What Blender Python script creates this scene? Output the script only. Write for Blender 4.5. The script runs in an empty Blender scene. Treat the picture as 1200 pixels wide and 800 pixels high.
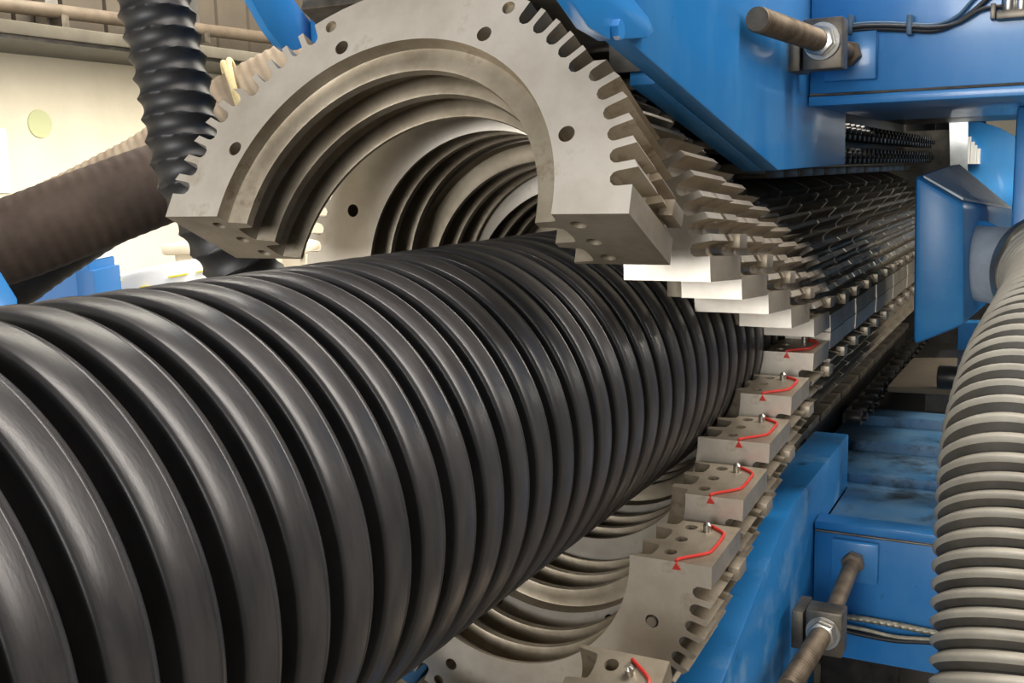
import bpy, bmesh, math, random
from mathutils import Vector, Matrix
random.seed(7)
SC = bpy.context.scene
COL = SC.collection
S = 0.30          # one unit below = the pipe's outer radius = 0.30 m
ZA = 1.20         # height of the pipe axis above the floor (m)
def W(p): return Vector((p[0]*S, p[1]*S, p[2]*S + ZA))

# ------------------------------------------------------------------ camera
F, YAW, PIT, ROL = 1239.58, 0.4811, 0.1562, -0.026
CAM = Vector((3.1106, 0.0, 1.3934))
fw = Vector((-math.sin(YAW)*math.cos(PIT), math.cos(YAW)*math.cos(PIT), -math.sin(PIT)))
rt = Vector((math.cos(YAW), math.sin(YAW), 0)); up = rt.cross(fw)
c_, s_ = math.cos(ROL), math.sin(ROL)
rt, up = c_*rt + s_*up, -s_*rt + c_*up
cd = bpy.data.cameras.new('camera'); co = bpy.data.objects.new('camera', cd); COL.objects.link(co)
cd.sensor_fit = 'HORIZONTAL'; cd.sensor_width = 36; cd.lens = F/1200*36; cd.clip_start = 0.02; cd.clip_end = 200
M = Matrix((rt, up, -fw)).transposed().to_4x4(); M.translation = W(CAM); co.matrix_world = M
SC.camera = co
def ray(u, v): return fw + rt*((u-600)/F) - up*((v-400)/F)
def onx(u, v, x): d = ray(u, v); return CAM + d*((x-CAM.x)/d.x)
def ony(u, v, y): d = ray(u, v); return CAM + d*((y-CAM.y)/d.y)
def onz(u, v, z): d = ray(u, v); return CAM + d*((z-CAM.z)/d.z)
def dep(u, v, t): return CAM + ray(u, v)*t

# ------------------------------------------------------------------ light
wd = bpy.data.worlds.new('world'); SC.world = wd; wd.use_nodes = True
bg = wd.node_tree.nodes['Background']; bg.inputs[0].default_value = (0.86, 0.93, 1.0, 1); bg.inputs[1].default_value = 0.10
def area(name, loc, target, sx, sy, power, colr):
    l = bpy.data.lights.new(name, 'AREA'); l.shape = 'RECTANGLE'; l.size = sx; l.size_y = sy; l.energy = power; l.color = colr
    o = bpy.data.objects.new(name, l); COL.objects.link(o); o.location = loc
    o.rotation_euler = (Vector(target) - Vector(loc)).to_track_quat('-Z', 'Y').to_euler(); return o
area('doorway_daylight', (-0.6, -6.0, 2.5), (0.4, 2.0, 1.3), 4.6, 2.6, 640, (1.0, 0.98, 0.95))
area('skylight_wall_side', (-2.0, 5.0, 4.6), (-4.4, 5.0, 0.6), 1.2, 10.0, 820, (1.0, 0.93, 0.80))
area('skylight_strip_right', (2.9, 2.6, 6.2), (0.6, 2.0, 1.2), 0.6, 9.0, 720, (1.0, 0.92, 0.84))
SC.view_settings.view_transform = 'Standard'; SC.view_settings.look = 'None'
SC.view_settings.exposure = 0.0; SC.view_settings.gamma = 1.0; SC.view_settings.use_curve_mapping = False

# ------------------------------------------------------------------ materials
def mat(name, col, rough=.5, metal=0., noise=0., nscale=6., col2=None, bump=0., bscale=40., coat=0., spec=.5, rvar=0., stretch=None, contrast=(.35,.65), grime=None, gscale=14., gpos=(.62,.72)):
    m = bpy.data.materials.new(name); m.use_nodes = True
    nt = m.node_tree; b = nt.nodes['Principled BSDF']
    b.inputs['Base Color'].default_value = (*col, 1); b.inputs['Roughness'].default_value = rough
    b.inputs['Metallic'].default_value = metal; b.inputs['Specular IOR Level'].default_value = spec
    if coat: b.inputs['Coat Weight'].default_value = coat; b.inputs['Coat Roughness'].default_value = .12
    tc = nt.nodes.new('ShaderNodeTexCoord'); src = tc.outputs['Object']
    if stretch:
        mp = nt.nodes.new('ShaderNodeMapping'); mp.inputs['Scale'].default_value = stretch
        nt.links.new(src, mp.inputs[0]); src = mp.outputs[0]
    if col2 is not None:
        n = nt.nodes.new('ShaderNodeTexNoise'); n.inputs['Scale'].default_value = nscale; n.inputs['Detail'].default_value = 6; n.inputs['Roughness'].default_value = .65
        nt.links.new(src, n.inputs['Vector'])
        r = nt.nodes.new('ShaderNodeValToRGB'); r.color_ramp.elements[0].position = contrast[0]; r.color_ramp.elements[1].position = contrast[1]
        r.color_ramp.elements[0].color = (*col, 1); r.color_ramp.elements[1].color = (*col2, 1)
        nt.links.new(n.outputs['Fac'], r.inputs[0]); nt.links.new(r.outputs[0], b.inputs['Base Color'])
        if rvar:
            mr = nt.nodes.new('ShaderNodeMapRange'); mr.inputs[3].default_value = rough-rvar; mr.inputs[4].default_value = rough+rvar
            nt.links.new(n.outputs['Fac'], mr.inputs[0]); nt.links.new(mr.outputs[0], b.inputs['Roughness'])
    if grime is not None and col2 is not None:
        g = nt.nodes.new('ShaderNodeTexNoise'); g.inputs['Scale'].default_value = gscale; g.inputs['Detail'].default_value = 8; g.inputs['Roughness'].default_value = .7
        nt.links.new(tc.outputs['Object'], g.inputs['Vector'])
        gr = nt.nodes.new('ShaderNodeMapRange'); gr.inputs[1].default_value = gpos[0]; gr.inputs[2].default_value = gpos[1]
        nt.links.new(g.outputs['Fac'], gr.inputs[0])
        mx = nt.nodes.new('ShaderNodeMix'); mx.data_type = 'RGBA'
        nt.links.new(gr.outputs[0], mx.inputs['Factor']); nt.links.new(r.outputs[0], mx.inputs['A']); mx.inputs['B'].default_value = (*grime, 1)
        nt.links.new(mx.outputs['Result'], b.inputs['Base Color'])
    if bump:
        n2 = nt.nodes.new('ShaderNodeTexNoise'); n2.inputs['Scale'].default_value = bscale; n2.inputs['Detail'].default_value = 4
        nt.links.new(src, n2.inputs['Vector'])
        bp = nt.nodes.new('ShaderNodeBump'); bp.inputs['Strength'].default_value = bump; bp.inputs['Distance'].default_value = .004
        nt.links.new(n2.outputs['Fac'], bp.inputs['Height']); nt.links.new(bp.outputs[0], b.inputs['Normal'])
    return m
M_ = {}
M_['mold'] = mat('oil_filmed_aluminium', (.21,.17,.115), .42, .65, col2=(.46,.40,.31), nscale=4.5, grime=(.13,.08,.035), gscale=9, gpos=(.58,.74), bump=.08, bscale=90, rvar=.08, contrast=(.3,.62))
M_['face'] = mat('machined_aluminium_face', (.48,.42,.34), .40, .6, col2=(.72,.67,.59), nscale=3.5, grime=(.34,.26,.17), gscale=7, gpos=(.58,.76), bump=.06, bscale=90, rvar=.06, contrast=(.28,.6))
M_['hdpe'] = mat('black_polyethylene', (.026,.025,.026), .34, 0, col2=(.046,.044,.045), nscale=9, bump=.05, bscale=60, spec=.5, rvar=.05, stretch=(1,4,1))
M_['blue'] = mat('blue_machine_paint', (.018,.21,.56), .36, 0, col2=(.09,.31,.62), nscale=3, contrast=(.4,.8), stretch=(1,1,.5), grime=(.02,.06,.12), gscale=9, gpos=(.64,.74), bump=.04, bscale=30, coat=.35, rvar=.08)
M_['blue_worn'] = mat('worn_blue_paint', (.018,.20,.52), .38, 0, col2=(.24,.42,.60), nscale=6, grime=(.015,.04,.07), gscale=11, gpos=(.60,.72), bump=.05, bscale=30, coat=.2, rvar=.1, contrast=(.55,.85))
M_['bed'] = mat('faded_grimy_bed_paint', (.04,.16,.33), .45, 0, col2=(.13,.24,.36), nscale=5, grime=(.012,.018,.022), gscale=7, gpos=(.50,.68))
M_['hood'] = mat('hood_blue_paint', (.012,.16,.40), .38, 0, col2=(.05,.24,.50), nscale=6, bump=.05, bscale=30, rvar=.1, contrast=(.45,.85))
M_['blue_bin'] = mat('blue_bin_plastic', (.008,.11,.33), .5, 0)
M_['steel'] = mat('oily_steel', (.10,.09,.075), .45, .8, col2=(.22,.19,.15), nscale=14, rvar=.1)
M_['rod'] = mat('rusty_brown_rod', (.10,.075,.05), .55, .6, col2=(.20,.16,.115), nscale=20)
M_['zinc'] = mat('zinc_plated_steel', (.42,.40,.36), .32, .9, col2=(.55,.53,.48), nscale=12)
M_['blacksteel'] = mat('blackened_chain_steel', (.015,.014,.013), .4, .5, col2=(.04,.036,.03), nscale=20)
M_['blackhose'] = mat('black_spiral_rubber', (.010,.010,.011), .5, 0, col2=(.022,.022,.024), nscale=10)
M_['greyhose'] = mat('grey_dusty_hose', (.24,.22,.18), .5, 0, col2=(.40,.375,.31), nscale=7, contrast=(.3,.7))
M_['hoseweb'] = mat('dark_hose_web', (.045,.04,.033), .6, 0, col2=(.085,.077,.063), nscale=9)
M_['duct'] = mat('brown_fabric_duct', (.032,.019,.013), .75, 0, col2=(.07,.045,.031), nscale=6, bump=.2, bscale=30)
M_['beigehose'] = mat('beige_fabric_hose', (.26,.20,.14), .8, 0, col2=(.38,.31,.22), nscale=8, bump=.2, bscale=30)
M_['rope'] = mat('cream_rope', (.62,.50,.24), .8, 0, col2=(.75,.64,.36), nscale=40)
M_['wall'] = mat('cream_concrete', (.66,.60,.47), .9, 0, col2=(.76,.70,.56), nscale=1.6, bump=.1, bscale=12)
M_['ledge'] = mat('grey_concrete_ledge', (.085,.076,.058), .9, 0, col2=(.12,.108,.082), nscale=4)
M_['clad'] = mat('dull_steel_cladding', (.070,.057,.042), .7, .1, col2=(.095,.078,.058), nscale=3)
M_['rail'] = mat('pale_brown_pipe', (.11,.085,.06), .5, .2, col2=(.16,.125,.09), nscale=10)
M_['white'] = mat('white_sheet', (.86,.86,.84), .7)
M_['yellow'] = mat('yellow_print', (.85,.70,.05), .7)
M_['pale'] = mat('pale_wood', (.66,.58,.44), .8, 0, col2=(.74,.67,.54), nscale=8)
M_['greenish'] = mat('pale_green_disc', (.55,.58,.34), .9)
M_['red'] = mat('red_silicone_cord', (.62,.035,.025), .4)
M_['rubber'] = mat('black_cable', (.014,.016,.02), .45)
M_['bluecable'] = mat('blue_grey_cable', (.05,.11,.18), .45)
M_['braid'] = mat('braided_steel_hose', (.26,.24,.18), .45, .6, col2=(.40,.37,.29), nscale=60)
M_['floor'] = mat('dusty_concrete_floor', (.12,.108,.09), .8, 0, col2=(.19,.17,.145), nscale=2.5, bump=.1)
M_['wood'] = mat('brown_board', (.075,.057,.036), .8, 0, col2=(.11,.085,.055), nscale=8)
M_['greypaint'] = mat('faded_blue_grey_paint', (.34,.37,.40), .5, 0, col2=(.50,.54,.57), nscale=8)

# ------------------------------------------------------------------ mesh helpers (units of pipe radius)
class MB:
    def __init__(s): s.v = []; s.f = []
    def add(s, vs, fs):
        o = len(s.v); s.v += [tuple(v) for v in vs]; s.f += [tuple(i+o for i in f) for f in fs]; return s
    def box(s, a, b):
        x0,y0,z0 = a; x1,y1,z1 = b
        return s.add([(x0,y0,z0),(x1,y0,z0),(x1,y1,z0),(x0,y1,z0),(x0,y0,z1),(x1,y0,z1),(x1,y1,z1),(x0,y1,z1)],
                     [(0,3,2,1),(4,5,6,7),(0,1,5,4),(1,2,6,5),(2,3,7,6),(3,0,4,7)])
    def prism(s, pts, d):                       # polygon (3-D points) pushed along vector d
        n = len(pts); d = Vector(d); P = [Vector(p) for p in pts]
        return s.add(P + [p+d for p in P], [tuple(range(n))[::-1], tuple(range(n, 2*n))] + [(i,(i+1)%n,(i+1)%n+n,i+n) for i in range(n)])
    def cyl(s, a, b, r, n=20, r2=None, hexa=False):
        a, b = Vector(a), Vector(b); d = (b-a).normalized()
        x = d.orthogonal().normalized(); y = d.cross(x); r2 = r if r2 is None else r2
        n = 6 if hexa else n
        A = [a + (x*math.cos(t)+y*math.sin(t))*r for t in [2*math.pi*i/n for i in range(n)]]
        B = [b + (x*math.cos(t)+y*math.sin(t))*r2 for t in [2*math.pi*i/n for i in range(n)]]
        return s.add(A+B, [tuple(range(n))[::-1], tuple(range(n,2*n))] + [(i,(i+1)%n,(i+1)%n+n,i+n) for i in range(n)])
    def tube(s, pts, rad, n=16, step=.1, caps=True, exact=False):   # rad: number or f(arclen, theta)
        pts = [Vector(p) for p in pts]; dense = []
        P = [2*pts[0]-pts[1]] + pts + [2*pts[-1]-pts[-2]]
        for i in range(1, len(P)-2):
            for k in range(40):
                t = k/40; p0,p1,p2,p3 = P[i-1:i+3]
                dense.append(.5*((2*p1)+(p2-p0)*t+(2*p0-5*p1+4*p2-p3)*t*t+(3*p1-p0-3*p2+p3)*t**3))
        dense.append(pts[-1]); L = [0]
        for i in range(1, len(dense)): L.append(L[-1]+(dense[i]-dense[i-1]).length)
        m = max(2, int(L[-1]/step)); C = []; j = 0
        for k in range(m+1):
            q = min(k*step, L[-1]) if exact else L[-1]*k/m
            while j < len(L)-2 and L[j+1] < q: j += 1
            t = 0 if L[j+1] == L[j] else (q-L[j])/(L[j+1]-L[j]); C.append((dense[j].lerp(dense[j+1], t), q))
        x = None; vs = []
        for k,(c,q) in enumerate(C):
            d = (C[min(k+1,m)][0]-C[max(k-1,0)][0]).normalized()
            x = d.orthogonal().normalized() if x is None else (x - d*x.dot(d)).normalized()
            y = d.cross(x)
            for i in range(n):
                t = 2*math.pi*i/n; r = rad(q,t) if callable(rad) else rad
                vs.append(c + (x*math.cos(t)+y*math.sin(t))*r)
        fs = [(k*n+i, k*n+(i+1)%n, (k+1)*n+(i+1)%n, (k+1)*n+i) for k in range(m) for i in range(n)]
        if caps: fs += [tuple(range(n))[::-1], tuple(range(m*n,(m+1)*n))]
        return s.add(vs, fs)
    def mesh(s, name, m, base=(0,0,0), smooth=35, bevel=0):
        me = bpy.data.meshes.new(name); b = Vector(base)
        me.from_pydata([tuple((Vector(v)-b)*S) for v in s.v], [], s.f); me.update()
        bm = bmesh.new(); bm.from_mesh(me)
        bmesh.ops.recalc_face_normals(bm, faces=bm.faces)
        if bevel:
            es = [e for e in bm.edges if len(e.link_faces) == 2 and e.calc_face_angle(0) > .6]
            bmesh.ops.bevel(bm, geom=es, offset=bevel*S, segments=2, affect='EDGES', profile=.5, clamp_overlap=True)
        bm.to_mesh(me); bm.free()
        me.materials.append(M_[m]); finish(me, smooth); return me
    def build(s, name, m, parent=None, base=None, smooth=35, bevel=0):
        if base is None:
            if parent is not None: base = parent['_b']
            else:
                xs = [v[0] for v in s.v]; yv = [v[1] for v in s.v]; zs = [v[2] for v in s.v]
                base = ((min(xs)+max(xs))/2, (min(yv)+max(yv))/2, min(zs))
        pb = base
        o = bpy.data.objects.new(name, s.mesh(name, m, pb, smooth, bevel)); COL.objects.link(o)
        o['_b'] = tuple(pb)
        if parent is not None: o.parent = parent
        else: o.location = W(pb)
        return o
def finish(me, smooth):
    for p in me.polygons: p.use_smooth = True
    me.set_sharp_from_angle(angle=math.radians(smooth))
def tag(o, label, cat, group=None):
    o['label'] = label; o['category'] = cat
    if group: o['group'] = group
    return o
def thing(name, label, cat, base, group=None):
    o = bpy.data.objects.new(name, None); COL.objects.link(o); o.location = W(base); o['_b'] = tuple(base); o.empty_display_size = .05
    return tag(o, label, cat, group)
def struct(o): o['kind'] = 'structure'; return o
PI = math.pi

# ------------------------------------------------------------------ the setting
struct(MB().box((-14.6,-14,-4.3), (16,62,-4)).build('floor', 'floor', base=(0,0,-4)))
wl = struct(MB().box((-14.6,-14,-4), (-14,62,6.6)).build('wall_left', 'wall', base=(-14,0,-4)))
LX = -12.23
lz = onx(0, 21, LX).z
lb = MB().box((-14,-14,3.866), (LX,62,lz)).build('trim_1', 'ledge', base=(-13,0,3.866), bevel=.04); struct(lb)
MB().box((-14,-14,3.80), (LX-.06,62,3.865)).build('soffit_shade', 'blacksteel', lb, base=(-13,0,3.866))  # near-black slab stands in for the shade under the ledge
k = 0; y = 4.0
while y < 44:
    w = 1.05
    m = MB().prism([(-14,y,lz),(-13.86,y+.04,lz),(-13.86,y+w-.06,lz),(-14,y+w-.02,lz)], (0,0,2.4))
    m.build('cladding_panel', 'clad', wl); y += w
struct(MB().box((-14.6,62,-4), (16,62.6,14)).build('wall_far', 'wall', base=(0,62,-4)))
disc = tag(MB().cyl((-14,*onx(46,145,-14)[1:]), (-13.97,*onx(46,145,-14)[1:]), .26, 28).build('round_wall_patch', 'greenish'), 'pale green round patch on the cream concrete wall', 'patch')
a = onx(0,150,-13.97); b = onx(7,226,-13.97)
tag(MB().box((-14,a.y-1.2,b.z), (-13.95,b.y+.12,a.z)).build('white_wall_board', 'white', bevel=.01), 'white board hung on the cream concrete wall', 'board')
# rail pipe along the cladding
RX = -13.3
t = thing('wall_pipe_run', 'thin brown pipe running along cladding above the concrete ledge', 'pipe', (RX,18,lz))
p0 = onx(0,5,RX); p1 = onx(318,45,RX)
dy = (p1-p0); 
MB().tube([p0-dy*.8, p0, p1, p1+dy*2.5], .13, 14, .8).build('pipe', 'rail', t)
for u,v in ((70,10),(237,30)):
    q = onx(u,v,RX)
    MB().box((RX-.5,q.y-.14,lz), (RX-.2,q.y+.14,6.6)).build('bracket_post', 'zinc', t)
    MB().box((RX-.45,q.y-.08,q.z-.35), (RX+.12,q.y+.08,q.z-.12)).build('pipe_clip', 'steel', t)

# ------------------------------------------------------------------ black corrugated pipe (profile shared with the mould bore)
PITCH = .251; Y0 = 1.993
def prof(t):                                    # t = position in pitches from a valley centre
    t = abs((t+.5) % 1 - .5)
    rv, rc = .872, 1.0
    if t < .095: return rv
    if t < .185:
        q = (t-.095)/.09; q = q*q*(3-2*q); return rv + (rc-.012-rv)*q
    q = (.5-t)/.315; return rc - .012*q**3
TS = [0,.06,.095,.115,.14,.165,.185,.22,.27,.34,.42,.5]
TS = TS + [1-t for t in TS[-2:0:-1]]
m = MB(); n = 144; rings = []
y = Y0 - PITCH*26
for k in range(66):
    for t in sorted(TS+[.672,.685,.70,.715,.728]):
        rings.append((y+(k+t)*PITCH, prof(t) + 0.004*math.exp(-((t-.70)/.016)**2)))
vs = [(r*math.cos(2*PI*i/n), yy, r*math.sin(2*PI*i/n)) for yy,r in rings for i in range(n)]
fs = [(k*n+i, k*n+(i+1)%n, (k+1)*n+(i+1)%n, (k+1)*n+i) for k in range(len(rings)-1) for i in range(n)]
m.add(vs, fs)
tag(m.build('corrugated_pipe', 'hdpe', base=(0,3,0), smooth=50), 'large black corrugated plastic pipe coming out of the mould blocks', 'pipe')

# ------------------------------------------------------------------ mould blocks
BL = 2.5*PITCH
def contour():                                  # outer outline of the half ring, phi from 0 to 180, with cooling slots
    P = [(1.395, 0.0), (1.395, .135)]
    def right():
        out = []
        for i in range(11):
            ph = 7.6 + 5.05*i
            R = 1.405 if ph < 36 else 1.345
            Rb = R - .12; hw = .038
            if i == 0: R = 1.395
            c, s = math.cos(math.radians(ph)), math.sin(math.radians(ph))
            tx, tz = -s, c
            def pt(r, o): return (c*r+tx*o, s*r+tz*o)
            Rn = 1.42 if ph < 32 else (1.40 if ph < 36 else 1.345)
            out.append(pt(R, -hw-.004)); out.append(pt(Rb+hw, -hw))
            for a in (-60,-20,20,60): out.append(pt(Rb+hw-hw*math.cos(math.radians(a)), hw*math.sin(math.radians(a))))
            out.append(pt(Rb+hw, hw)); out.append(pt(Rn, hw+.004))
        return out
    R = right()
    P = [(1.395,0.0)] + R
    top = [(1.345*math.cos(math.radians(a)), 1.345*math.sin(math.radians(a))) for a in (63,68,73,78)]
    half = P + top
    return half + [(-x,z) for x,z in half[::-1]]
OUT = contour()
def block_mesh(kind):
    ph = 0 if kind == 'rib' else .5
    ys = [];  k = 0
    pts = sorted(set([round(q+j-ph, 4) for q in TS for j in range(-1,4)]))
    ys = [0.0] + [q*PITCH for q in pts if .004 < q < 2.47] + [BL-.005]
    rs = [prof(yy/PITCH+ph)+.012 for yy in ys]
    NA = 56; m = MB(); ny = len(ys)
    vs = [(r*math.cos(PI*i/NA), yy, r*math.sin(PI*i/NA)) for yy,r in zip(ys,rs) for i in range(NA+1)]
    o = len(vs); no = len(OUT)
    vs += [(x,0,z) for x,z in OUT] + [(x,BL-.005,z) for x,z in OUT]
    fs = [(k*(NA+1)+i, k*(NA+1)+i+1, (k+1)*(NA+1)+i+1, (k+1)*(NA+1)+i) for k in range(ny-1) for i in range(NA)]
    fs += [(o+i, o+i+1, o+no+i+1, o+no+i) for i in range(no-1)]
    fs.append(tuple(range(NA+1)) + tuple(o+i for i in range(no-1,-1,-1)))
    fs.append(tuple((ny-1)*(NA+1)+i for i in range(NA+1)) + tuple(o+no+i for i in range(no-1,-1,-1)))
    fs.append(tuple(k*(NA+1) for k in range(ny)) + (o+no, o))
    fs.append(tuple(k*(NA+1)+NA for k in range(ny)) + (o+2*no-1, o+no-1))
    m.add(vs, fs)
    body = bpy.data.objects.new('tmp', m.mesh('body', 'mold')); COL.objects.link(body)
    c = MB()
    for a in (22,66,114,158):
        x, z = 1.095*math.cos(math.radians(a)), 1.095*math.sin(math.radians(a)); c.cyl((x,-.1,z), (x,.13,z), .042, 20)
    for a in (64,116):
        x, z = 1.27*math.cos(math.radians(a)), 1.27*math.sin(math.radians(a)); c.cyl((x,-.1,z), (x,.03,z), .036, 18)
    for sx in (-1,1):
        for yy in (.125,.33,.53): c.cyl((sx*1.10,yy,-.1), (sx*1.10,yy,.12), .040, 20)
        c.box((sx*1.37-.06,.30,.165), (sx*1.37+.06,.38,.40))
    cut = bpy.data.objects.new('tmpc', c.mesh('cut', 'mold')); COL.objects.link(cut)
    md = body.modifiers.new('b', 'BOOLEAN'); md.operation = 'DIFFERENCE'; md.object = cut; md.solver = 'EXACT'
    dg = bpy.context.evaluated_depsgraph_get()
    me = bpy.data.meshes.new_from_object(body.evaluated_get(dg)); me.name = 'block_body_'+kind
    bpy.data.objects.remove(body); bpy.data.objects.remove(cut)
    me.materials.clear(); me.materials.append(M_['mold']); me.materials.append(M_['face'])
    for p in me.polygons: p.material_index = 1 if (abs(p.normal.y) > .98 and p.center.y < .004) else 0
    finish(me, 32); return me
BODY = {k: block_mesh(k) for k in ('rib','groove')}
ME = {}
ME['carrier'] = MB().box((-.84,.03,1.30), (.84,BL-.03,1.385)).mesh('carrier', 'steel', bevel=.01)
lug = MB().box((1.36,.44,.188), (1.434,.60,.272))
ME['lug'] = lug.mesh('lug', 'mold', bevel=.003)
ME['lug_m'] = MB().add([(-x,y,z) for x,y,z in lug.v], lug.f).mesh('lug', 'mold', bevel=.003)
pin = MB(); pin.cyl((-1.215,.50,.02), (-1.215,.50,-.045), .026, 16); pin.cyl((-1.215,.50,-.045), (-1.215,.50,-.062), .026, 16, r2=.012)
ME['pin'] = pin.mesh('pin', 'zinc')
ME['cord'] = MB().tube([(-1.18,-.008,-.008),(-1.19,.03,-.010),(-1.31,.15,-.010),(-1.335,.22,-.010),(-1.335,.44,-.010),(-1.31,.50,-.010),(-1.20,.585,-.010)], .0095, 8, .02).add(*(lambda q: (q.v,q.f))(MB().prism([(-1.155,-.012,.045),(-1.205,-.012,.045),(-1.18,-.012,.0)], (0,.013,0)))).mesh('seal_cord', 'red')
pl = MB(); 
for a in (22,158):
    x, z = 1.095*math.cos(math.radians(a)), 1.095*math.sin(math.radians(a)); pl.cyl((x,.02,z), (x,-.004,z), .040, 20); pl.cyl((x,-.004,z), (x,-.022,z), .036, 20, r2=.018)
ME['plug_a'] = MB().cyl((1.095*math.cos(math.radians(22)),.06,1.095*math.sin(math.radians(22))), (1.095*math.cos(math.radians(22)),-.018,1.095*math.sin(math.radians(22))), .047, 20, r2=.030).mesh('bolt', 'zinc')
ME['plug_b'] = MB().cyl((-1.095*math.cos(math.radians(22)),.06,1.095*math.sin(math.radians(22))), (-1.095*math.cos(math.radians(22)),-.018,1.095*math.sin(math.radians(22))), .047, 20, r2=.030).mesh('bolt', 'zinc')
def part(name, me, parent, label=None):
    o = bpy.data.objects.new(name, me); COL.objects.link(o); o.parent = parent
    if label: o['label'] = label
    return o
def block(upper, y, z, tilt, kind, label, group, cord=False, bolts=True, dx=0):
    t = thing('mold_block', label, 'mold block', (dx,y,z), group)
    t.rotation_euler = (-math.radians(tilt), 0 if upper else PI, 0)
    part('body', BODY[kind], t); part('carrier', ME['carrier'], t)
    part('lug', ME['lug'], t); part('lug', ME['lug_m'], t)
    if not upper and bolts:
        part('bolt', ME['plug_a'], t); part('bolt', ME['plug_b'], t)
    if cord:
        part('seal_cord', ME['cord'], t, 'thin red cord laid on the parting face'); part('alignment_pin', ME['pin'], t)
    return t
ORD = ['', '', 'second', 'third', 'fourth', 'fifth', 'sixth']
block(True, 4.44, 1.21, 26.5, 'groove', 'steeply tilted half-ring mould block raised over the black pipe', 'upper mould halves')
UP = {2:(5.675,.780,4.3), 3:(6.33,.606,4.0), 4:(7.0,.430,3.6), 5:(7.68,.240,3.0), 6:(8.49,.055,1.0)}
for i,(y,z,tl) in UP.items():
    block(True, y, z, tl, 'rib' if i%2==0 else 'groove', '%s upper mould half counted back from the steeply tilted raised one' % ORD[i], 'upper mould halves')
block(False, 4.42, -1.42, 26.5, 'groove', 'lowest mould half, tilted down below the stepped row with red cords', 'lower mould halves', True)
LO = {2:(5.726,-.890,3.8), 3:(6.405,-.685,4.0), 4:(7.075,-.478,3.2), 5:(7.725,-.277,2.6), 6:(8.49,-.078,1.0)}
for i,(y,z,tl) in LO.items():
    block(False, y, z, tl, 'rib' if i%2==0 else 'groove', '%s lower mould half with red cord, counted up from the lowest tilted one' % ORD[i], 'lower mould halves', True)
NTH = 'first second third fourth fifth sixth seventh eighth ninth tenth eleventh twelfth thirteenth fourteenth fifteenth sixteenth'.split()
for k in range(16):
    y = Y0 + 28.5*PITCH + k*BL; kd = 'groove' if k%2==0 else 'rib'
    block(True, y, .004, 0, kd, '%s shut upper mould half behind the stepped open ones' % NTH[k], 'shut upper mould halves', dx=.005*(-1)**k)
    block(False, y, -.004, 0, kd, '%s shut lower mould half behind the stepped ones with red cords' % NTH[k], 'shut lower mould halves', bolts=False, dx=.005*(-1)**k)

# ------------------------------------------------------------------ blue machine frame
XP, XI = 1.22, .87
fr = thing('machine_frame', 'blue painted steel frame with beams and track plates around the mould blocks', 'machine frame', (2,9,-4))
up_poly = [(10.63,1.405),(7.95,1.375),(5.06,1.98),(4.7,2.06),(4.5,3.9),(10.63,3.9)]
in_poly = [(10.63,1.405),(7.95,1.375),(5.62,1.862),(5.62,3.9),(10.63,3.9)]
MB().prism([(1.10,y,z) for y,z in up_poly], (XP-1.10,0,0)).build('track_plate', 'blue', fr, bevel=.012)
MB().prism([(.95,y,z) for y,z in in_poly], (.149,0,0)).build('track_rail', 'blue', fr, bevel=.006)
MB().prism([(-XP,y,z) for y,z in in_poly], (.27,0,0)).build('track_plate', 'blue', fr, bevel=.012)
MB().box((-.94,6.5,2.22), (.94,6.56,3.9)).build('bulkhead', 'blacksteel', fr)
lo_poly = [(11.2,-1.384),(8.75,-1.385),(8.24,-1.48),(6.84,-1.93),(4.6,-2.66),(4.6,-3.98),(9.66,-3.98),(9.66,-1.95),(11.2,-1.95)]
MB().prism([(XI,y,z) for y,z in lo_poly], (XP-XI,0,0)).build('track_plate', 'blue_worn', fr, bevel=.012)
MB().prism([(-XP,y,z) for y,z in lo_poly], (XP-XI,0,0)).build('track_plate', 'blue_worn', fr, bevel=.012)
bu = MB().box((XP+.002,8.96,1.885), (4.6,12.6,3.9)).build('upper_beam', 'blue', fr, bevel=.02)
MB().box((XP+.004,8.93,1.88), (4.6,8.97,1.955)).build('flange', 'blue', bu, bevel=.008)
MB().tube([(XP+.01,8.95,1.968),(2.0,8.95,1.966),(2.8,8.95,1.968),(4.6,8.95,1.968)], .011, 8, .1).build('weld_bead', 'steel', bu)
bl = MB().box((XP+.002,9.5,-3.08), (4.2,9.68,-1.87)).build('lower_beam', 'blue', fr, bevel=.02)
MB().box((XP+.01,9.47,-1.865), (4.2,9.72,-1.79)).build('flange', 'blue', bl, bevel=.012)
MB().tube([(XP+.02,9.492,-1.885),(2.0,9.492,-1.89),(4.2,9.492,-1.885)], .012, 8, .1).build('weld_bead', 'steel', bl)
tr = MB().box((XP+.003,9.73,-2.02), (4.2,11.22,-1.952)); tr.box((.80,11.22,-2.02), (4.2,11.4,-1.952)); tr.box((.80,11.4,-2.02), (4.2,12.4,-1.86)); tr.box((.80,12.4,-2.02), (4.2,13.2,-1.74)); tr.box((.80,13.2,-2.02), (4.2,13.6,-1.62))
tr.build('bed_plate', 'bed', fr, bevel=.02)
MB().box((2.69,10.75,-4), (3.1,11.1,1.885)).build('post', 'blue', fr, bevel=.03)
for sx in (-1,1):                                # guide arms bolted beside the opening chain
    if sx > 0: pts = [onx(u,v,XP+.06) for u,v in ((640,-60),(668,0),(690,32),(715,47),(760,44),(767,36),(760,20),(744,0),(735,-60))]
    else: pts = [onx(u,v,-XP) for u,v in ((262,-60),(295,0),(314,34),(328,52),(338,60),(350,58),(372,46),(366,28),(345,0),(315,-60))]
    ar = MB().prism(pts, (-.06,0,0)).build('guide_arm', 'blue', fr, bevel=.006)
    if sx > 0:
        q = onx(720,35,XP+.06); MB().cyl(q, q+Vector((.035,0,0)), .045, hexa=True).build('bolt', 'blue', ar)
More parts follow.
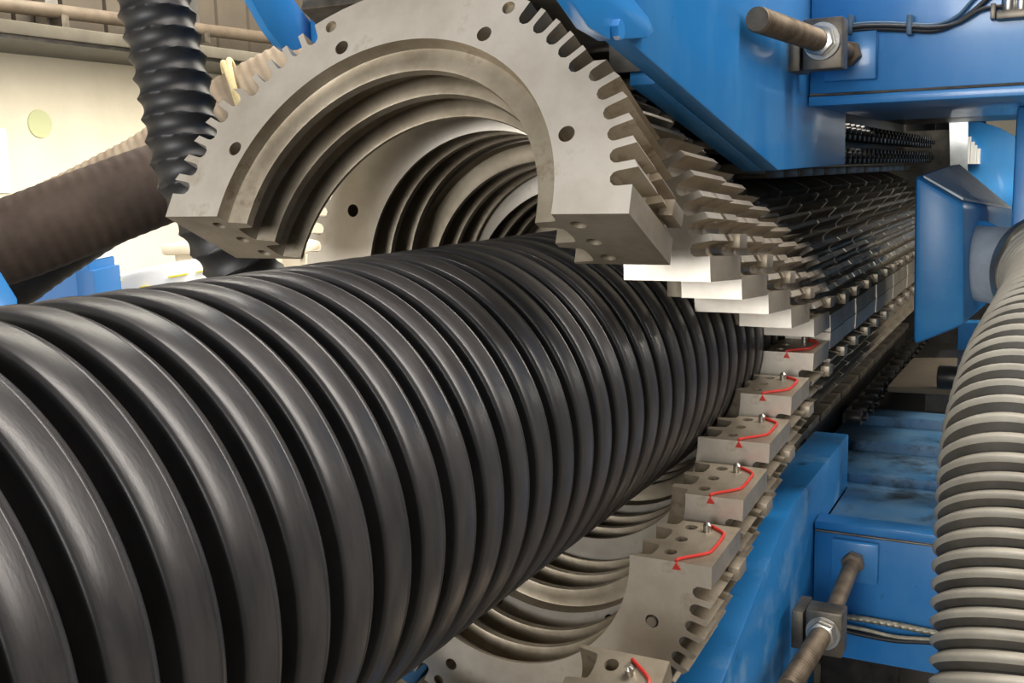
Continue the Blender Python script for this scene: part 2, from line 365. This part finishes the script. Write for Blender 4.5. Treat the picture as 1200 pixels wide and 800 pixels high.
cv = [(5.64,2.32),(8.62,1.53),(9.2,1.42),(18.6,1.42),(18.6,1.46),(9.22,1.46),(8.65,1.58),(5.65,2.37)]
MB().prism([(-.90,y,z) for y,z in cv], (1.80,0,0)).build('chain_cover', 'blacksteel', fr)
MB().box((.86,5.55,1.93), (1.09,5.61,3.9)).build('shade_plate', 'blacksteel', fr)  # dark plate added over the lit rail end, in place of shade
MB().box((-1.6,19.36,-4), (1.6,19.42,1.95)).build('end_panel', 'blacksteel', fr)
MB().box((.67,23.9,0), (1.62,23.96,3.0)).build('end_panel', 'blacksteel', fr)
MB().box((1.24,9.85,-4), (1.95,9.95,-2.1)).build('under_beam_shade', 'blacksteel', fr)  # dark sheet stands in for the shade below the lower beam
MB().box((.60,10.7,1.52), (.66,24,3.0)).build('dark_backing', 'blacksteel', fr)  # dark sheet added so the space behind the rollers reads as shaded
MB().box((-2.4,8.9,2.62), (.59,18.4,2.68)).build('light_blocker', 'blacksteel', fr)  # added overhead to keep the inside of the machine dark
MB().box((.67,12.62,2.05), (4.6,19.0,2.12)).build('light_blocker', 'blacksteel', fr)  # added roof, keeps light off the shut blocks
MB().box((.70,19.05,2.42), (5.4,24,2.49)).build('light_blocker', 'blacksteel', fr)  # added behind the beam, keeps the strip light off the end guard
MB().box((.70,11.3,-4), (.76,24,-1.45)).build('dark_backing', 'blacksteel', fr)  # dark sheet added so the gap below the blocks reads as shaded
MB().box((.77,21,-4), (2.0,21.06,1.40)).build('end_panel', 'blacksteel', fr)
MB().box((.77,13.62,-4), (5.2,13.68,-1.64)).build('bulkhead', 'blacksteel', fr)
MB().box((.77,13.70,-1.75), (5.2,19.5,-1.66)).build('bed_plate', 'blacksteel', fr)
MB().box((1.9,15.5,-1.65), (5.2,15.8,-.75)).build('sill', 'blue_worn', fr, bevel=.02)
MB().box((2.4,21.2,-4), (5.2,21.26,.2)).build('end_panel', 'blacksteel', fr)

# adjusting rods through clamp blocks
def adjuster(nm, label, cen, tip, yb, pad, top):
    t = thing(nm, label, 'rod', (cen.x,cen.y,cen.z-.2))
    x,y,z = cen
    d = (tip-cen).normalized()
    cb = MB().box((x-.145,y-.10,z-.20), (x+.145,y+.12,z+.17)).build('clamp_block', 'steel', t, bevel=.015)
    MB().box((x-.265,y-.06,z-.20), (x-.17,y+.30,z+.12)).build('clamp_plate', 'steel', t, bevel=.01)
    MB().box((x-.20,y+.04,z-.12), (x-.12,y+.12,z+.08)).build('spacer', 'steel', t)
    MB().cyl(cen-d*.02-Vector((0,.1,0)), cen+d*.03-Vector((0,.1,0)), .135, 28).build('washer', 'zinc', t)
    MB().cyl(cen+d*.03-Vector((0,.1,0)), cen+d*.11-Vector((0,.1,0)), .115, hexa=True).build('nut', 'zinc', t, bevel=.008)
    def rr(q, th): return .076 + .008*math.sin(2*PI*q/.045+th)
    L = (tip-cen).length
    MB().tube([cen-d*.1, cen+d*L*.5, tip], rr, 18, .009).build('threaded_rod', 'rod', t)
    bx, bz = pad
    MB().box((bx-.20,yb-.09,bz-.20), (bx+.20,yb,bz+.17)).build('pad', 'blue', t, bevel=.012)
    MB().cyl((bx,yb-.09,bz), (bx,yb-.20,bz), .10, hexa=True).build('nut', 'rod', t, bevel=.008)
    MB().cyl((bx,yb-.12,bz), (x,y+.1,z), .07, 16).build('stud', 'rod', t)
cu = ony(967,50,8.3)
adjuster('adjusting_rod', 'rusty threaded rod in a clamp on the upper blue beam below black cables', cu, ony(888,23,6.9), 8.96, (ony(993,62,8.76).x, ony(993,62,8.76).z), True)
cl = ony(968,735,8.3)
adjuster('adjusting_rod', 'rusty threaded rod in a clamp on the lower blue beam', cl, onx(922,808,cl.x-.02), 9.5, (ony(998,662,9.3).x, ony(998,662,9.3).z), False)

# cables on the beams
def cable(name, label, pts, yv, r, mt, group=None, off=0, vary=None):
    P = [ony(u,v+off,yv) for u,v in pts]
    return tag(MB().tube(P, vary or r, 10, .02).build(name, mt), label, 'cable', group)
cp = [(978,40),(1000,33),(1030,31),(1062,32),(1094,33),(1120,24),(1143,8),(1165,-12)]
c1 = cable('cable', 'thick black cable clipped to the upper blue beam, lowest of three', cp, 8.90, .020, 'rubber', 'beam cables', 3)
c2 = cable('cable', 'thin blue-grey cable clipped to the upper blue beam, topmost of three', [(u,v) for u,v in cp[:-2]]+[(1138,6),(1156,-14)], 8.90, .014, 'bluecable', 'beam cables', -4)
c3 = cable('cable', 'black cable curving to the valve fitting, middle of three on beam', cp[:5]+[(1122,28),(1150,12),(1180,8)], 8.87, .016, 'rubber', 'beam cables', -1)
for u in (998,1067):
    q = ony(u,31,8.93); tag(MB().box((q.x-.02,8.84,q.z-.07), (q.x+.02,8.959,q.z+.08)).build('cable_clip', 'bluecable', bevel=.006), 'small blue clip holding three cables on the upper beam, %s' % ('by the rod clamp' if u < 1030 else 'midway to the valve fitting'), 'clip')
vf = thing('valve_fitting', 'grimy metal valve fitting bolted to the upper blue beam beside cables', 'fitting', tuple(ony(1185,20,8.96)))
q = ony(1168,25,8.9); q2 = ony(1216,11,8.9)
MB().box((q.x,8.78,q.z), (q2.x+.2,8.955,q2.z)).build('bracket', 'steel', vf, bevel=.01)
MB().box((q.x-.04,8.80,q.z+.01), (q.x-.005,8.955,q.z+.12)).build('end_plate', 'steel', vf, bevel=.005)
for u in (1182,1197):
    e = ony(u,4,8.85); MB().cyl((e.x,8.87,e.z-.05), (e.x,8.87,e.z+.08), .05, 16).build('union', 'zinc', vf, bevel=.005)
    MB().cyl((e.x,8.87,e.z+.08), (e.x,8.87,e.z+.14), .06, hexa=True).build('nut', 'zinc', vf)
cable('braided_hose', 'braided steel hose clipped along the lower blue beam', [(985,722),(1010,725),(1045,731),(1085,739),(1130,748)], 9.44, .03, 'braid', vary=lambda q,t: .028+.004*math.sin(2*PI*q/.03+3*t))
cable('cable', 'dark cable sagging along the lower blue beam under the braided hose', [(985,737),(1015,744),(1050,750),(1090,752),(1130,756)], 9.44, .026, 'rubber')
cable('cable', 'dusty tan cable along the lower blue beam under the braided hose', [(985,732),(1015,738),(1050,746),(1090,749),(1130,753)], 9.40, .018, 'braid')

# ------------------------------------------------------------------ blue air hood and grey hose
hd = thing('air_hood', 'blue tapered air hood with dusty top beside the shut mould blocks', 'hood', (2.2,10.8,-.13))
HV = [(2.0,9.42,1.306),(2.03,9.42,-.126),(2.43,9.42,.07),(2.388,9.42,1.07),(2.0,12.9,1.40),(2.03,12.9,-.126),(2.66,12.9,.07),(2.64,12.9,.86)]
hm = MB().add(HV, [(0,1,2,3),(7,6,5,4),(0,3,7,4),(1,5,6,2),(3,2,6,7),(0,4,5,1)])
hb = hm.build('shell', 'hood', hd, bevel=.05)
MB().add([(2.06,9.50,1.300),(2.37,9.50,1.112),(2.60,12.8,.905),(2.06,12.8,1.385),(2.06,9.50,1.282),(2.37,9.50,1.09),(2.60,12.8,.885),(2.06,12.8,1.365)],
    [(0,1,2,3),(7,6,5,4),(0,4,5,1),(1,5,6,2),(2,6,7,3),(3,7,4,0)]).build('top_sheet', 'greypaint', hd)
st0 = Vector((2.36,10.25,.52)); st1 = dep(1230,318,8.45)
MB().cyl(st0, st1-(st1-st0).normalized()*.02, .33, 36).build('outlet_stub', 'greypaint', hd)
MB().cyl(st0+(st1-st0)*.10, st0+(st1-st0)*.14, .37, 36).build('stub_collar', 'blue_worn', hd)
HR = .425
path = [st1-(st1-st0).normalized()*.12, st1, dep(1246,342,7.85), dep(1232,384,7.2), dep(1207,440,6.75), dep(1189,520,6.4), dep(1184,620,6.15), dep(1183,720,5.95), dep(1184,820,5.78), dep(1190,960,5.6), dep(1200,1150,5.5)]
def ghr(q, t):
    s = (q/.107) % 1.0
    return HR*(1 - .16*(abs(s-.5)*2)**1.0)
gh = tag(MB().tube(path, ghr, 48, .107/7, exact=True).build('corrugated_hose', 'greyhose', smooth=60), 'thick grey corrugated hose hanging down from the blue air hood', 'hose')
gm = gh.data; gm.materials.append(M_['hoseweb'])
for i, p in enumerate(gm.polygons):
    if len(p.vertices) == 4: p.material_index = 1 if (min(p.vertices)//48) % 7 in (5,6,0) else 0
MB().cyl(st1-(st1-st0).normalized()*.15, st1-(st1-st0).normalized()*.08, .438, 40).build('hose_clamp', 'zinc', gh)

# ------------------------------------------------------------------ chain rollers beside the shut blocks
def chain(nm, label, x, z, y0, y1, dyk):
    t = thing(nm, label, 'chain', (x,y0,z))
    MB().box((x-.10,y0-.1,z-.05), (x-.07,y1,z+.05)).build('side_bar', 'blacksteel', t)
    rm = MB(); y = y0; first = None
    while y < y1:
        r = MB().cyl((x-.09,y,z), (x+.09,y,z), .085, 16); r.cyl((x+.09,y,z), (x+.15,y,z), .035, 12)
        r.build('roller', 'blacksteel', t, bevel=.008); y += dyk
    return t
chain('roller_chain', 'dark roller chain, upper strand under the blue beam', 1.04, 1.74, 10.8, 19.2, .30)
chain('roller_chain', 'dark roller chain, lower strand under the blue beam', 1.02, 1.50, 10.95, 19.2, .30)
chain('roller_chain', 'dark oily roller chain below the shut lower mould blocks', 1.15, -1.36, 11.9, 18, .42)
a = [onz(u,v,-1.05) for u,v in ((1040,452),(1118,456),(1122,419),(1070,419))]
wb = thing('wooden_board', 'brown board on a dark stand behind the lower blue beam', 'board', (a[0].x+.4,a[0].y+.5,-1.66))
MB().prism([(p.x,p.y,-1.12) for p in a], (0,0,.07)).build('board', 'wood', wb, bevel=.01)
MB().box((a[0].x+.25,max(13.72,a[0].y+.25),-1.655), (a[1].x-.1,15.4,-1.121)).build('stand', 'blacksteel', wb)
q = onz(1108,440,-.9); tag(MB().cyl((q.x-.08,q.y,-.92), (q.x+.25,q.y,-.92), .13, 18).build('bed_roller', 'blacksteel', bevel=.02), 'short black roller on the brown board by the grey hose', 'roller')

# far end of the machine, seen past the hood
eg = thing('end_guard', 'blue curved guard plate with bright bars at the far end of the machine', 'guard', (2.6,20,-4))
pts = [ony(u,v,20) for u,v in ((1134,143),(1150,143),(1172,150),(1190,160),(1215,178),(1215,300),(1134,300))]
MB().prism(pts, (0,.12,0)).build('plate', 'blue', eg, bevel=.01)
pts = [ony(u,v,19.3) for u,v in ((1112,139),(1134,141),(1132,300),(1116,300))]
MB().prism(pts, (0,.12,0)).build('edge_plate', 'greypaint', eg, bevel=.01)
for u,v0 in ((1136,160),(1140,166),(1143,170),(1147,174)):
    A = ony(u,v0,19.9); B = ony(u,192,19.9)
    MB().box((A.x-.025,19.86,B.z), (A.x+.025,19.995,A.z)).build('bar', 'white', eg)

# ------------------------------------------------------------------ hoses and ducts on the left
BR = .25
def bhr(q, t):
    s = ((q/.148) + t/(2*PI)) % 1.0
    return BR*(1.05 - .14*math.sin(PI*s)**.8)
tag(MB().tube([dep(168,-60,7.3), dep(180,0,7.3), dep(204,100,7.3), dep(224,200,7.3), dep(256,268,7.35), dep(290,322,7.5), dep(330,400,7.8)], bhr, 40, .148/11).build('spiral_hose', 'blackhose', smooth=50), 'black ribbed spiral hose rising behind the raised mould block', 'hose')
def dhr(r, amp, pit):
    return lambda q,t: r*(1 + amp*math.sin(2*PI*q/pit + t*.0) + .02*math.sin(3*t+q*1.7))
tag(MB().tube([dep(-140,318,9), dep(0,284,9.2), dep(100,248,9.4), dep(195,214,9.7), dep(300,182,10.2), dep(420,160,10.8)], dhr(.365,.006,.105), 40, .02).build('flexible_duct', 'duct', smooth=60), 'thick brown fabric duct crossing before the cream wall', 'duct')
tag(MB().tube([dep(-120,412,10.2), dep(-20,350,10.3), dep(60,294,10.5), dep(150,240,10.9), dep(220,205,11.4)], dhr(.30,.012,.12), 36, .03).build('flexible_duct', 'blackhose', smooth=60), 'black flexible duct sloping down beneath the brown duct', 'duct')
bh = tag(MB().tube([dep(20,262,12), dep(120,213,12), dep(185,178,12), dep(268,120,12), dep(350,75,12), dep(460,20,12.2)], dhr(.29,.02,.10), 36, .018).build('flexible_duct', 'beigehose', smooth=60), 'pale beige ribbed duct behind the spiral hose, tied with rope', 'duct')
rp = MB()
for off, r0 in ((0,.30),(.06,.30)):
    c0 = dep(272+off*100,106-off*40,11.95); ax = (dep(350,75,12)-dep(185,178,12)).normalized()
    x = ax.orthogonal().normalized(); yv = ax.cross(x)
    rp.tube([c0 + (x*math.cos(t)+yv*math.sin(t))*r0 + ax*.10*math.sin(t*1.0+off*9) for t in [2*PI*i/16 for i in range(17)]], .035, 8, .04)
tag(rp.build('rope_tie', 'rope'), 'cream rope tied round the pale beige duct', 'rope')

# ------------------------------------------------------------------ things by the wall
bn = thing('storage_bin', 'blue bin with white and yellow sheet on top, by the wall', 'bin', (-9.6,10.3,-4))
a = dep(-40,312,15); b = dep(104,306,15)
n_ = Vector((-b.y+a.y, b.x-a.x, 0)).normalized()
if n_.dot(fw) < 0: n_ = -n_
def slab(A, B, z0, z1, deep): return [(A.x,A.y,z0),(B.x,B.y,z0),(B.x+n_.x*deep,B.y+n_.y*deep,z0),(A.x+n_.x*deep,A.y+n_.y*deep,z0)], (0,0,z1-z0)
MB().prism(*slab(a,b,-3.98,b.z,1.0)).build('body', 'blue_bin', bn, bevel=.02)
b2 = dep(110,317,15); MB().prism(*slab(b-(b-a)*.12,b2,-3.98,b2.z,1.02)).build('corner_post', 'blue_bin', bn, bevel=.01)
c0 = dep(30,300,15); c1 = dep(104,298,15); MB().prism(*slab(c0,c1,b.z,c1.z+.02,.9)).build('sheet', 'white', bn, bevel=.02)
y0 = dep(90,304,14.97); y1 = dep(101,299,14.97); MB().prism([(y0.x,y0.y,y0.z),(y1.x,y1.y,y0.z),(y1.x,y1.y,y1.z),(y0.x,y0.y,y1.z)], n_*.03).build('print_mark', 'yellow', bn)
sk = thing('sack_stack', 'low stack of white sacks with yellow print before the cream wall', 'sacks', (-8,11,-4))
A = dep(112,329,16.6); B = dep(300,306,16.6)
vs = []; 
for i in range(9):
    t = i/8; P = A.lerp(B,t); z = P.z + .10*math.sin(t*PI); vs.append((P.x,P.y,z))
m = MB(); m.prism([(A.x,A.y,-3.98)]+vs+[(B.x,B.y,-3.98)], n_*1.3); m.build('sack', 'white', sk, bevel=.05)
for u,v,w,h in ((133,330,16,3),(208,323,22,3),(236,318,14,2),(168,336,10,2)):
    p = dep(u,v,16.55); e = (B-A).normalized()*(w/2*16.55/F); hz = Vector((0,0,h/2*16.55/F))
    MB().prism([p-e-hz, p+e-hz*.2, p+e+hz, p-e+hz*.4], n_*.06).build('print_mark', 'yellow', sk)
tb = thing('pale_bench', 'pale wooden bench behind the white sacks by the wall', 'bench', (-7.5,11.5,-4))
a = dep(188,293,19); b = dep(362,291,19); hz = Vector((0,0,.10))
MB().prism([a-hz, b-hz, b+hz, a+hz], n_*1.2).build('bench_top', 'pale', tb, bevel=.06)
for u in (205,330):
    a = dep(u,299,19.1); b = dep(u+21,299,19.1); MB().prism(*slab(a,b,-3.98,a.z,.5)).build('leg', 'pale', tb)
p = [dep(-60,300,6.9), dep(0,318,6.9), dep(20,350,6.9), dep(22,420,6.9), dep(-60,420,6.9)]
tag(MB().prism(p, ray(0,340)*.05).build('blue_stand', 'blue', bevel=.01), 'dark blue cut-off stand plate behind the black pipe', 'stand')
for o in list(bpy.data.objects):
    if '_b' in o: del o['_b']
